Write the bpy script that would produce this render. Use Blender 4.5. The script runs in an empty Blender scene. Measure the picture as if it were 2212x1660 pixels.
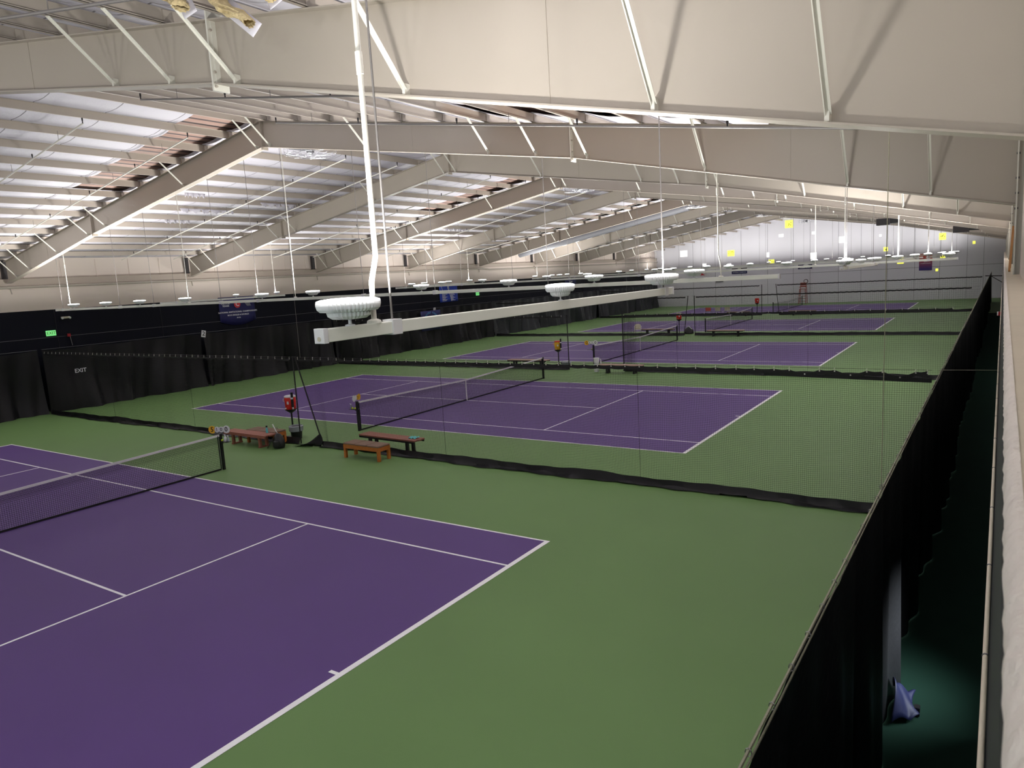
import bpy, math, random
from mathutils import Vector, Matrix, Euler
random.seed(7)
R = math.radians
col = bpy.context.scene.collection
scene = bpy.context.scene

# ------------------------------------------------------------------ helpers
def lin(c):
    return tuple(((v/255)/12.92 if v/255 <= .04045 else ((v/255+.055)/1.055)**2.4) for v in c)

def mat(name, rgb, rough=.6, metal=0, emit=0, noise=0, nscale=4.0, bump=0, bscale=60, spec=.5, emit_rgb=None):
    m = bpy.data.materials.new(name); m.use_nodes = True
    n, l = m.node_tree.nodes, m.node_tree.links
    b = n['Principled BSDF']
    c = lin(rgb) + (1,)
    b.inputs['Base Color'].default_value = c
    b.inputs['Roughness'].default_value = rough
    b.inputs['Metallic'].default_value = metal
    b.inputs['Specular IOR Level'].default_value = spec
    if emit:
        b.inputs['Emission Color'].default_value = (lin(emit_rgb) + (1,)) if emit_rgb else c
        b.inputs['Emission Strength'].default_value = emit
    tc = n.new('ShaderNodeTexCoord')
    # every surface gets a faint procedural variation of its own colour
    t = n.new('ShaderNodeTexNoise'); t.inputs['Scale'].default_value = nscale; t.inputs['Detail'].default_value = 4
    l.new(tc.outputs['Object'], t.inputs['Vector'])
    r = n.new('ShaderNodeMapRange'); a = noise or .03
    r.inputs['To Min'].default_value = 1-a; r.inputs['To Max'].default_value = 1+a
    l.new(t.outputs['Fac'], r.inputs['Value'])
    mx = n.new('ShaderNodeMix'); mx.data_type = 'RGBA'; mx.blend_type = 'MULTIPLY'; mx.inputs['Factor'].default_value = 1
    mx.inputs[6].default_value = c
    l.new(r.outputs['Result'], mx.inputs[7]); l.new(mx.outputs[2], b.inputs['Base Color'])
    if bump:
        t2 = n.new('ShaderNodeTexNoise'); t2.inputs['Scale'].default_value = bscale; t2.inputs['Detail'].default_value = 5
        l.new(tc.outputs['Object'], t2.inputs['Vector'])
        bp = n.new('ShaderNodeBump'); bp.inputs['Strength'].default_value = bump; bp.inputs['Distance'].default_value = .02
        l.new(t2.outputs['Fac'], bp.inputs['Height']); l.new(bp.outputs['Normal'], b.inputs['Normal'])
    return m

def stripes(m, axis, period, width, rgb, offs=0.0):
    """dark seams: painted/taped joints that belong to the surface itself"""
    n, l = m.node_tree.nodes, m.node_tree.links
    b = n['Principled BSDF']; src = b.inputs['Base Color'].links[0].from_socket
    g = n.new('ShaderNodeNewGeometry'); s = n.new('ShaderNodeSeparateXYZ'); l.new(g.outputs['Position'], s.inputs[0])
    a = n.new('ShaderNodeMath'); a.operation = 'ADD'; a.inputs[1].default_value = 1000*period+offs; l.new(s.outputs[axis], a.inputs[0])
    md = n.new('ShaderNodeMath'); md.operation = 'MODULO'; md.inputs[1].default_value = period; l.new(a.outputs[0], md.inputs[0])
    lt = n.new('ShaderNodeMath'); lt.operation = 'LESS_THAN'; lt.inputs[1].default_value = width; l.new(md.outputs[0], lt.inputs[0])
    mx = n.new('ShaderNodeMix'); mx.data_type = 'RGBA'; l.new(lt.outputs[0], mx.inputs['Factor'])
    l.new(src, mx.inputs[6]); mx.inputs[7].default_value = lin(rgb)+(1,)
    l.new(mx.outputs[2], b.inputs['Base Color'])
    return m

M = dict(
    green=mat('court_green', (105, 137, 82), .55, spec=.3, noise=.10, nscale=.35, bump=.15, bscale=220),
    purple=mat('court_purple', (92, 66, 127), .55, spec=.3, noise=.07, nscale=.5, bump=.15, bscale=220),
    walk=mat('walkway_shade_green', (28, 52, 42), .85, spec=.08, noise=.15, nscale=1.2),
    girt=mat('girt_beige', (182, 169, 156), .6),
    ductgrey=mat('duct_grey', (118, 119, 124), .55),
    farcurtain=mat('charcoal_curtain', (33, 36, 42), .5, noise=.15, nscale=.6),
    walkcurtain=mat('walkway_curtain_vinyl', (24, 24, 26), .45, noise=.3, nscale=1.5, bump=.3, bscale=14),
    skirt=mat('skirt_vinyl', (9, 9, 12), .45, spec=.3),
    palewood=mat('weathered_pale_wood', (178, 150, 132), .55, noise=.15, nscale=6),
    line=mat('court_line_white', (252, 252, 253), .6),
    steel=mat('beige_steel_paint', (180, 171, 159), .42, noise=.035, nscale=.8),
    purlin=mat('purlin_paint', (178, 168, 157), .45, noise=.05, nscale=1.2),
    whitesteel=mat('white_steel', (226, 224, 214), .38),
    insul=stripes(mat('insulation_vinyl', (204, 201, 210), .6, noise=.05, nscale=.9, bump=.5, bscale=7), 1, 1.83, .03, (120, 116, 122), .3),
    deck=stripes(mat('roof_deck', (168, 138, 126), .6, noise=.2, nscale=1.5), 0, .34, .09, (70, 60, 62)),
    shadeheater=mat('shade_heater_dark', (60, 56, 58), .6),
    curtain=mat('black_curtain_vinyl', (15, 15, 18), .45, spec=.3, noise=.15, nscale=.6, bump=.25, bscale=9),
    navy=mat('navy_wall_paint', (9, 12, 24), .6, spec=.18, noise=.12, nscale=.5),
    beigewall=mat('beige_wall_panel', (230, 217, 206), .6, noise=.04, nscale=.6),
    endwall=mat('end_wall_panel', (232, 231, 236), .6, noise=.03, nscale=.4),
    groove=mat('panel_groove', (112, 110, 116), .7),
    black=mat('black_webbing', (16, 16, 19), .6, bump=.3, bscale=40),
    net=mat('black_netting', (17, 17, 20), .8),
    tape=mat('white_net_tape', (225, 222, 224), .7),
    lens=mat('lamp_lens', (255, 255, 252), .3, emit=9, emit_rgb=(255, 252, 246)),
    lamp=mat('lamp_casting', (242, 243, 246), .35, metal=0),
    bar=mat('light_bar_paint', (240, 242, 232), .35),
    galv=mat('galvanised_rod', (128, 124, 122), .45, metal=.3),
    chrome=mat('chrome', (190, 190, 196), .25, metal=.8),
    rope=mat('pale_rope', (152, 150, 128), .7, bump=.5, bscale=90),
    redwood=mat('redwood_planks', (150, 92, 76), .55, noise=.18, nscale=6),
    pine=mat('orange_pine', (178, 104, 42), .5, noise=.2, nscale=8),
    cushion=mat('brown_cushion', (126, 101, 86), .85, noise=.08, nscale=10, bump=.2, bscale=50),
    red=mat('red_plastic', (226, 40, 26), .35),
    yellow=mat('yellow_plastic', (238, 182, 40), .4),
    white=mat('white_plastic', (232, 232, 234), .4),
    cream=mat('cream_plastic', (196, 190, 168), .5),
    teal=mat('teal_fabric', (98, 186, 188), .6),
    liner=mat('clear_bin_liner', (150, 156, 164), .25),
    ball=mat('tennis_ball_felt', (205, 222, 60), .9),
    blackpl=mat('black_plastic', (20, 20, 23), .4),
    grey=mat('grey_metal', (120, 120, 124), .45, metal=.4),
    concrete=mat('rough_cap_edge', (240, 232, 222), .9, noise=.10, nscale=9, bump=1.0, bscale=24),
    cap=mat('cap_paint', (222, 212, 190), .7, noise=.06, nscale=3, bump=.2, bscale=18),
    darkgrey=mat('dark_grey_wall', (62, 66, 64), .7, noise=.1, nscale=3),
    batt=mat('mineral_wool', (196, 178, 136), .95, noise=.45, nscale=9, bump=1, bscale=30),
    bannernavy=mat('banner_navy', (26, 28, 84), .7), bannerblue=mat('banner_blue', (34, 62, 168), .7),
    ltblue=mat('light_blue_ink', (92, 166, 214), .7), ink=mat('white_ink', (232, 232, 238), .7), redink=mat('red_ink', (206, 60, 70), .7),
    blackink=mat('black_ink', (14, 14, 16), .7),
    exitg=mat('exit_green', (120, 220, 130), .5, emit=.9), alarm=mat('alarm_red', (170, 26, 34), .5),
    bluefab=mat('blue_tarp', (12, 20, 62), .6),
    lumber=mat('raw_lumber', (206, 150, 96), .7, noise=.15, nscale=6),
    pinkorange=mat('banner_orange', (204, 92, 84), .7), chairred=mat('umpire_chair_red', (160, 74, 58), .6),
    winY=mat('daylit_window_yellow', (240, 240, 90), .4, emit=1.1), winW=mat('daylit_window_white', (250, 250, 244), .4, emit=1.2),
    leaf=mat('foliage_behind_glass', (150, 160, 40), .6), dglass=mat('door_dark', (70, 80, 90), .4),
)

class MB:
    def __init__(s): s.v = []; s.f = []; s.smooth = False
    def add(s, vs, fs):
        o = len(s.v); s.v += [tuple(v) for v in vs]; s.f += [tuple(i+o for i in f) for f in fs]; return s
    def box(s, x0, x1, y0, y1, z0, z1, m=None):
        vs = [Vector((x, y, z)) for x in (x0, x1) for y in (y0, y1) for z in (z0, z1)]
        if m: vs = [m @ v for v in vs]
        return s.add(vs, [(0, 1, 3, 2), (4, 6, 7, 5), (0, 4, 5, 1), (2, 3, 7, 6), (0, 2, 6, 4), (1, 5, 7, 3)])
    def bar(s, a, b, w, h=None, up=(0, 0, 1)):
        a, b = Vector(a), Vector(b); h = h or w; d = (b-a).normalized(); u = Vector(up)
        if abs(d.dot(u)) > .98: u = Vector((1, 0, 0)) if abs(d.x) < .9 else Vector((0, 1, 0))
        r = d.cross(u).normalized()*w/2; u = r.cross(d).normalized()*h/2
        vs = [p+q for p in (a, b) for q in (-r-u, r-u, r+u, -r+u)]
        return s.add(vs, [(0, 1, 2, 3), (7, 6, 5, 4), (0, 4, 5, 1), (1, 5, 6, 2), (2, 6, 7, 3), (3, 7, 4, 0)])
    def tube(s, pts, r, n=8, cap=True, r2=None):
        pts = [Vector(p) for p in pts]; rings = []; up = None
        for i, p in enumerate(pts):
            d = (pts[min(i+1, len(pts)-1)]-pts[max(i-1, 0)]).normalized()
            if up is None:
                up = Vector((0, 0, 1)) if abs(d.z) < .9 else Vector((1, 0, 0))
            e1 = d.cross(up).normalized(); e2 = e1.cross(d).normalized(); up = e2
            rr = r if r2 is None else r+(r2-r)*i/(len(pts)-1)
            rings.append([p+(e1*math.cos(2*math.pi*k/n)+e2*math.sin(2*math.pi*k/n))*rr for k in range(n)])
        vs = [v for g in rings for v in g]; fs = []
        for i in range(len(pts)-1):
            for k in range(n): fs.append((i*n+k, i*n+(k+1) % n, (i+1)*n+(k+1) % n, (i+1)*n+k))
        if cap: fs += [tuple(range(n-1, -1, -1)), tuple((len(pts)-1)*n+k for k in range(n))]
        s.smooth = s.smooth or n > 6
        return s.add(vs, fs)
    def lathe(s, prof, n=24, c=(0, 0, 0), fn=None):
        vs = []
        for r, z in prof:
            for k in range(n):
                a = 2*math.pi*k/n; rr = r*(fn(k, r, z) if fn else 1)
                vs.append((c[0]+rr*math.cos(a), c[1]+rr*math.sin(a), c[2]+z))
        fs = [(i*n+k, i*n+(k+1) % n, (i+1)*n+(k+1) % n, (i+1)*n+k) for i in range(len(prof)-1) for k in range(n)]
        fs += [tuple(range(n-1, -1, -1)), tuple((len(prof)-1)*n+k for k in range(n))]
        s.smooth = True
        return s.add(vs, fs)
    def ball(s, c, r, n=12, sz=1):
        return s.lathe([(max(.001, r*math.sin(math.pi*i/8)), -r*sz*math.cos(math.pi*i/8)) for i in range(9)], n, c)
    def grid(s, nu, nv, fn, skip=None):
        vs = [fn(i/nu, j/nv) for i in range(nu+1) for j in range(nv+1)]
        fs = [(i*(nv+1)+j, (i+1)*(nv+1)+j, (i+1)*(nv+1)+j+1, i*(nv+1)+j+1) for i in range(nu) for j in range(nv) if not (skip and skip(i, j))]
        s.smooth = True
        return s.add(vs, fs)
    def prism(s, poly, y0, y1):
        """polygon in x,z extruded along y"""
        n = len(poly)
        vs = [(x, y0, z) for x, z in poly]+[(x, y1, z) for x, z in poly]
        return s.add(vs, [tuple(range(n)), tuple(range(2*n-1, n-1, -1))]+[(i, i+n, (i+1) % n+n, (i+1) % n) for i in range(n)])
    def build(s, name, m, parent=None, world=True, bevel=0, smooth=None, solid=0):
        me = bpy.data.meshes.new(name)
        off = Vector((0, 0, 0))
        p = parent
        while p is not None: off += p.location; p = p.parent
        if not world: off = Vector((0, 0, 0))
        me.from_pydata([tuple(Vector(v)-off) for v in s.v], [], s.f)
        me.materials.append(M[m] if isinstance(m, str) else m)
        o = bpy.data.objects.new(name, me); col.objects.link(o)
        if parent: o.parent = parent
        if s.smooth if smooth is None else smooth:
            for q in me.polygons: q.use_smooth = True
            try: me.set_sharp_from_angle(angle=R(40))
            except Exception: pass
        if bevel:
            b = o.modifiers.new('bevel', 'BEVEL'); b.width = bevel; b.segments = 2; b.limit_method = 'ANGLE'
        if solid:
            b = o.modifiers.new('thickness', 'SOLIDIFY'); b.thickness = solid
        return o

def tag(o, label=None, cat=None, group=None, kind=None):
    if label: o['label'] = label
    if cat: o['category'] = cat
    if group: o['group'] = group
    if kind: o['kind'] = kind
    return o
def thing(name, label, cat, loc=(0, 0, 0), rz=0, group=None):
    o = bpy.data.objects.new(name, None); o.empty_display_size = .2; col.objects.link(o)
    o.location = loc; o.rotation_euler = (0, 0, rz)
    return tag(o, label, cat, group)
def copy_tree(o, parent=None):
    c = o.copy(); col.objects.link(c); c.parent = parent
    for ch in list(o.children): copy_tree(ch, c)
    return c
def text(name, body, size, loc, rot, m, parent, ext=.004, shear=0):
    cu = bpy.data.curves.new(name, 'FONT'); cu.body = body; cu.size = size; cu.extrude = ext
    cu.align_x = 'CENTER'; cu.align_y = 'CENTER'; cu.shear = shear; cu.resolution_u = 2; cu.offset = size*.012
    tmp = bpy.data.objects.new(name, cu); col.objects.link(tmp)
    dg = bpy.context.evaluated_depsgraph_get()
    me = bpy.data.meshes.new_from_object(tmp.evaluated_get(dg)); me.name = name
    bpy.data.objects.remove(tmp); bpy.data.curves.remove(cu)
    o = bpy.data.objects.new(name, me); col.objects.link(o)
    me.materials.clear(); me.materials.append(M[m])
    off = Vector((0, 0, 0)); p = parent
    while p is not None: off += p.location; p = p.parent
    o.location = Vector(loc)-off; o.rotation_euler = rot; o.parent = parent
    return o
ORD = ['nearest', 'second', 'third', 'fourth', 'fifth', 'sixth', 'seventh', 'eighth', 'ninth', 'tenth', 'eleventh', 'twelfth', 'thirteenth', 'fourteenth', 'fifteenth', 'sixteenth', 'seventeenth', 'eighteenth', 'nineteenth', 'twentieth']
ORD1 = ['first']+ORD[1:]

# ------------------------------------------------------------------ layout numbers (metres)
CY = [0, 18.4, 36.77, 55.59, 75.9]          # near doubles sideline of each court
DIV = [15.2, 33.4, 52.1, 72.3]
FR = [5.4, 14.6, 23.8, 33.0, 42.2, 51.4, 60.6, 69.8, 79.0]
EW, LW, RW, Y0 = 91.5, -19.2, 19.35, -9.0
HB, HL = 11.885, 10.97
S = .166
def zt(x): return 10.36-S*abs(x)
def zb(x):
    a = abs(x)
    if a < 10.8: return 9.61-(9.61-7.83)*a/10.8
    e = 6.22 if x < 0 else 5.95
    return 7.83-(7.83-e)*(a-10.8)/(19.1-10.8)

# ------------------------------------------------------------------ floor and courts
fl = MB().box(-19.6, 19.5, Y0, EW+.1, -.1, 0).build('floor', 'green'); tag(fl, kind='structure')
for y in CY:
    MB().box(-HB, HB, y, y+HL, .0005, .003).build('court_surface', 'purple', fl)
    b = MB(); z0, z1 = .003, .005; w = .05
    def L(x0, x1, ya, yb): b.box(x0, x1, y+ya, y+yb, z0, z1)
    L(-HB, -HB+.1, 0, HL); L(HB-.1, HB, 0, HL)
    L(-HB+.1, HB-.1, 0, w); L(-HB+.1, HB-.1, HL-w, HL)
    L(-HB+.1, HB-.1, 1.37-w/2, 1.37+w/2); L(-HB+.1, HB-.1, HL-1.37-w/2, HL-1.37+w/2)
    for sx in (-1, 1):
        L(sx*6.4-w/2, sx*6.4+w/2, 1.37+w/2, HL-1.37-w/2)
        L(min(sx*(HB-.1), sx*(HB-.25)), max(sx*(HB-.1), sx*(HB-.25)), HL/2-.03, HL/2+.03)
    L(-6.4+w/2, 6.4-w/2, HL/2-w/2, HL/2+w/2)
    b.build('court_line', 'line', fl)

MB().box(18.02, 19.125, Y0, 70, .0005, .004).build('walkway_shade_floor', 'walk', fl)  # floor strip darkened to paint in the shade of the walkway
# ------------------------------------------------------------------ walls
wl = MB().box(LW-.3, LW, Y0, EW, 0, 4.9).build('wall_left', 'navy'); tag(wl, kind='structure')
MB().box(LW-.3, LW+.012, Y0, EW, 4.9, 6.15).build('wall_panel', 'beigewall', wl)
MB().box(LW-.5, LW-.25, Y0, EW, 6.15, 7.6).build('wall_panel', 'beigewall', wl)
g = MB().box(LW-.35, LW+.03, Y0, EW, 6.12, 6.42).build('wall_girt', 'girt', wl)  # band along the wall, darker than the panels
b = MB()
for k in range(60): b.box(LW-.25, LW-.225, Y0+.6+k*1.7, Y0+.64+k*1.7, 6.2, 7.3)
b.build('wall_rib', 'beigewall', wl)
MB().box(LW, LW+.02, Y0, EW, 3.56, 3.575).build('wall_seam', 'grey', wl)
b = MB()
for k in range(16): b.box(LW, LW+.015, 11+k*5.4, 11.02+k*5.4, 3.0, 4.88)
b.build('wall_seam', 'blackpl', wl)
we = MB().prism([(-19.6, 0), (19.6, 0), (19.6, 7.4), (0, 10.66), (-19.6, 7.4)], EW, EW+.2).build('wall_back', 'endwall'); tag(we, kind='structure')
b = MB().box(-19.2, 19.35, EW-.012, EW, 3.555, 3.585)
for x in (-14.2, -11.3, -8.0, -4.8, -1.8, .1, 3.2, 5.6, 8.3, 11.0, 13.4, 15.9, 17.4): b.box(x-.012, x+.012, EW-.012, EW, .05, zt(x)+.1)
b.build('wall_seam', 'groove', we)
wf = MB().prism([(-19.6, 0), (19.6, 0), (19.6, 7.4), (0, 10.66), (-19.6, 7.4)], Y0-.2, Y0).build('wall_front', 'endwall'); tag(wf, kind='structure')
wr = MB().box(RW, RW+.2, Y0, EW, 4.7, 7.6).build('wall_right', 'beigewall'); tag(wr, kind='structure')
# masonry lower wall with a doorway (y 7.9..9.3) letting daylight into the walkway
b = MB().box(19.125, 19.55, Y0, 7.9, 0, 4.68).box(19.125, 19.55, 9.3, EW, 0, 4.68).box(19.125, 19.55, 7.9, 9.3, 2.15, 4.68)
b.build('wall_base', 'darkgrey', wr)
MB().box(19.15, RW, Y0, EW, 4.68, 4.742).build('wall_cap', 'cap', wr)
# rough front edge of the cap
def edge(u, v):
    y = -3+u*90; a = v*math.pi*.5
    n = .0011*math.sin(y*37+3*v)+.001*math.sin(y*91+2*v)+.0006*math.sin(y*13.3+5*v)
    return (19.157-(.030+n)*math.sin(a), y, 4.700+(.046+n)*math.cos(a))
MB().grid(2400, 5, edge).build('cap_edge', 'concrete', wr)
d1 = MB().box(19.5, 19.56, 7.9, 9.3, 0, 2.15).build('door_1', 'dglass'); tag(d1, kind='structure')
b = MB().box(LW-.02, LW+.002, Y0, EW, 0, .1)
tag(b.build('baseboard_left', 'blackpl'), kind='structure')

# ------------------------------------------------------------------ roof: deck, insulation, purlins
PX = [.3+1.36*k for k in range(14)]
b = MB()
for sx in (-1, 1):
    b.add([(0, Y0, 10.36+.36), (0, EW+.2, 10.36+.36), (sx*19.8, EW+.2, zt(19.8)+.36), (sx*19.8, Y0, zt(19.8)+.36)], [(0, 1, 2, 3)])
roof = b.build('ceiling', 'deck', solid=.03); tag(roof, kind='structure')
gaps = [(12.78, 14.5, -8.7, 0), (31.3, 32.9, -8.7, 0), (49.9, 51.2, -17, 0), (12.9, 14.5, 8.4, 15.2)]
YS = []
y = Y0
while y < EW:
    YS.append(y); y += .85
for g in gaps:
    YS += [g[0], g[1]]
YS = sorted(set(round(v, 3) for v in YS+[EW]))
for sx in (-1, 1):
    b = MB(); edges = [0]+[p*sx for p in PX]+[sx*19.5]
    for a, c in zip(edges[:-1], edges[1:]):
        n = 5
        for i in range(len(YS)-1):
            ya, yb = YS[i], YS[i+1]; xm = (a+c)/2; ym = (ya+yb)/2
            if any(g[0] < ym < g[1] and g[2] < xm < g[3] for g in gaps): continue
            vs = []
            for k in range(n+1):
                t = k/n; x = a+(c-a)*t
                for yy in (ya, yb):
                    sag = .085*math.sin(math.pi*t)*(1+.22*math.sin(yy*2.1+xm*3)+.12*math.sin(yy*5.3+xm))
                    vs.append((x, yy, zt(x)+.255-sag))
            b.add(vs, [(2*k, 2*k+1, 2*k+3, 2*k+2) for k in range(n)])
    b.smooth = True
    b.build('insulation_blanket', 'insul', roof)
for sx, side in ((-1, 'left'), (1, 'right')):
    for k, px in enumerate(PX):
        x = sx*px; z = zt(x)+.018; t = .006; o = sx*.06
        b = MB().box(x-t/2, x+t/2, Y0, EW-.02, z, z+.205)
        b.box(min(x, x+o), max(x, x+o), Y0, EW-.02, z, z+t).box(min(x, x-o), max(x, x-o), Y0, EW-.02, z+.2, z+.205)
        b.box(min(x+o, x+o*.9), max(x+o, x+o*.9), Y0, EW-.02, z, z+.02)
        p = thing('purlin', 'beige steel purlin under the %s roof slope, %s down from the ridge' % (side, ORD1[k]), 'purlin', (x, 0, z), group='roof purlins')
        b.build('web', 'purlin', p)
        for f in FR:
            MB().box(x-.02 if sx < 0 else x-.06, x+.06 if sx < 0 else x+.02, f-.06, f+.06, z, z+.19).build('clip_plate', 'purlin', p)

# ------------------------------------------------------------------ rigid frames
BR = [-17.98, -16.62, -13.9, -11.18, -9.82, -4.38, -.3, .3, 4.38, 8.46, 9.82, 11.18, 13.9, 16.62, 17.98]
for i, fy in enumerate(FR):
    lab = 'beige steel roof frame spanning the hall, %s from the viewer' % ORD[i]
    t = thing('roof_frame', lab, 'roof beam', (0, fy, 6), group='steel roof frames')
    xs = [-19.05, -10.8, 0, 10.8, 19.25]
    b = MB()
    for a, c in zip(xs[:-1], xs[1:]):
        b.prism([(a, zb(a)), (c, zb(c)), (c, zt(c)), (a, zt(a))], fy-.006, fy+.006)
    b.build('web', 'steel', t)
    for nm, fz, dz in (('bottom_flange', zb, -.016), ('top_flange', zt, 0)):
        b = MB()
        for a, c in zip(xs[:-1], xs[1:]):
            b.prism([(a, fz(a)+dz), (c, fz(c)+dz), (c, fz(c)+dz+.016), (a, fz(a)+dz+.016)], fy-.11, fy+.11)
        b.build(nm, 'steel', t)
    for x in (-10.8, 10.8, 0):
        b = MB().box(x-.014, x+.014, fy-.115, fy+.115, zb(x)-.1, zt(x)+(.12 if x else 0))
        b.box(x-.028, x+.028, fy-.07, fy-.006, zb(x), zt(x))
        pl = b.build('splice_plate', 'whitesteel' if x > 0 else 'steel', t)
        for zz in (zb(x)-.05, zb(x)+.12, (zb(x)+zt(x))/2, zt(x)-.12):
            MB().tube([(x-.03, fy-.085, zz), (x+.045, fy-.085, zz)], .016, 6).build('bolt', 'steel', pl, smooth=False)
    for x in (-17.2, -14.9, 15.6, 6.0): MB().box(x-.004, x+.004, fy-.012, fy+.012, zb(x), zt(x)).build('stiffener', 'steel', t)
    for x in BR:
        a, c = Vector((x, fy-.07, zb(x)+.05)), Vector((x, fy-.86, zt(x)+.03))
        b = MB().bar(a, c, .045, .008, up=(1, 0, 0)).bar(a+Vector((.022, 0, 0)), c+Vector((.022, 0, 0)), .006, .045, up=(1, 0, 0))
        b.box(x-.005, x+.03, fy-.09, fy-.006, zb(x), zb(x)+.11)
        b.build('flange_brace', 'whitesteel', t)
    # columns, left behind the frame end, right against the wall
    b = MB().box(-19.45, -19.3, fy-.11, fy+.11, 6.2, 7.3); b.build('column', 'shadeheater', t)  # left column coloured dark for the shadow gap at the wall
    b = MB().box(19.25, 19.272, fy-.12, fy+.12, 4.742, zt(19.25)).box(19.272, 19.35, fy-.008, fy+.008, 4.742, zt(19.25))
    c_ = b.build('column', 'whitesteel', t)
    for zz in (6.1, 6.35, 6.75, 7.0, 5.85):
        for yy in (fy-.085, fy+.085): MB().tube([(19.235, yy, zz), (19.29, yy, zz)], .018, 6).build('bolt', 'grey', c_, smooth=False)

# left wall pipe and brackets
t = thing('wall_pipe', 'long beige pipe running along the upper left wall', 'pipe', (LW+.1, 0, 6.03))
MB().tube([(LW+.1, Y0, 6.03), (LW+.1, 52, 6.03), (LW+.1, 53, 5.93), (LW+.1, EW, 5.93)], .065, 10).build('pipe', 'steel', t)
for f in FR:
    MB().bar((LW+.02, f, 6.02), (LW+.12, f, 5.97), .05).tube([(LW+.1, f-.04, 6.03), (LW+.1, f+.04, 6.03)], .068, 10).bar((LW+.05, f+.06, 5.98), (LW+.05, f+.1, 5.72), .03).build('bracket', 'steel', t)

# ------------------------------------------------------------------ sprinkler branch pipes
def sprinkler(sx, yy, x0, x1):
    t = thing('sprinkler_pipe', None, 'sprinkler pipe', (sx*x0, yy, zt(x0)-.25))
    pz = lambda x: zt(x)-.25
    MB().tube([(sx*x0, yy, pz(x0)), (sx*x1, yy, pz(x1))], .021, 8).build('pipe', 'galv' if sx > 0 else 'whitesteel', t)
    x = x0
    k = 0
    while x < x1:
        b = MB().tube([(sx*x, yy, pz(x)), (sx*x, yy, pz(x)+.07)], .014, 6); b.tube([(sx*x, yy, pz(x)+.07), (sx*x, yy, pz(x)+.14)], .022, 6)
        b.build('sprinkler_head', 'blackpl', t)
        if x+1.4 < x1: MB().tube([(sx*(x+1.4), yy, pz(x+1.4)), (sx*(x+1.4), yy, pz(x+1.4)+.26)], .006, 5).build('hanger', 'galv', t)
        x += 3.05; k += 1
    return t
spk = {-1: sprinkler(-1, 9.86, 1.35, 17.8), 1: sprinkler(1, 9.15, 2.7, 17.8)}
LY = [3.75, 9.86, 12.9, 15.75, 19.3, 22.1, 25.3, 28.6, 31.7, 35.5, 38.6, 44.8, 47.9, 54, 57, 63.5, 66.6]
RY = [3.72, 9.15, 12.9, 19.3, 25.3, 31.7]
for sx, ys, side in ((-1, LY, 'left'), (1, RY, 'right')):
    for k, yy in enumerate(ys):
        if yy in (9.86, 9.15): o = spk[sx]
        else:
            o = copy_tree(spk[sx]); o.location = (spk[sx].location.x, yy, spk[sx].location.z)
        o['label'] = 'thin sprinkler pipe below the %s roof slope, %s from the viewer' % (side, ORD[k])
        o['group'] = 'sprinkler branch pipes'

# ------------------------------------------------------------------ lamps and light bars
LZ = 4.928      # top of the light bars
lamp_light = bpy.data.lights.new('uplight', 'AREA'); lamp_light.shape = 'DISK'; lamp_light.size = .40
lamp_light.energy = 202; lamp_light.color = (1.0, .98, .95)
far_light = lamp_light.copy(); far_light.energy = 74
def make_lamp():
    t = thing('uplight', None, 'lamp', (0, 0, 0))
    fin = lambda k, r, z: (1.0 if k % 2 else .93) if r > .1 else 1
    MB().lathe([(.035, 0), (.035, .008), (.012, .014), (.012, .045)], 16).build('stem', 'lamp', t, world=False)
    MB().lathe([(.03, .045), (.12, .052), (.15, .072), (.158, .1)], 64, fn=fin).build('driver', 'lamp', t, world=False, smooth=False)
    MB().lathe([(.15, .1), (.2, .104), (.219, .122), (.226, .148), (.226, .168), (.2, .17)], 96, fn=fin).build('housing', 'lamp', t, world=False, smooth=False)
    MB().lathe([(.2, .168), (.2225, .17), (.221, .18), (.19, .19), (.12, .196), (.04, .198)], 40).build('lens', 'lens', t, world=False)
    lo = bpy.data.objects.new('uplight_source', lamp_light); col.objects.link(lo); lo.parent = t
    lo.location = (0, 0, .203); lo.rotation_euler = (math.pi, 0, 0)
    return t
lamp0 = make_lamp(); first = [True]
def lamp(x, y, label, small=False, group=None, light=None):
    o = lamp0 if first[0] else copy_tree(lamp0)
    first[0] = False
    o.location = (x, y, LZ+.001)
    if small: o.scale = (.68, .68, .9)
    for ch in o.children:
        if ch.type == 'LIGHT' and y > 80: ch.data = far_light
    tag(o, label, 'lamp', group or 'round uplights')
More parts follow.
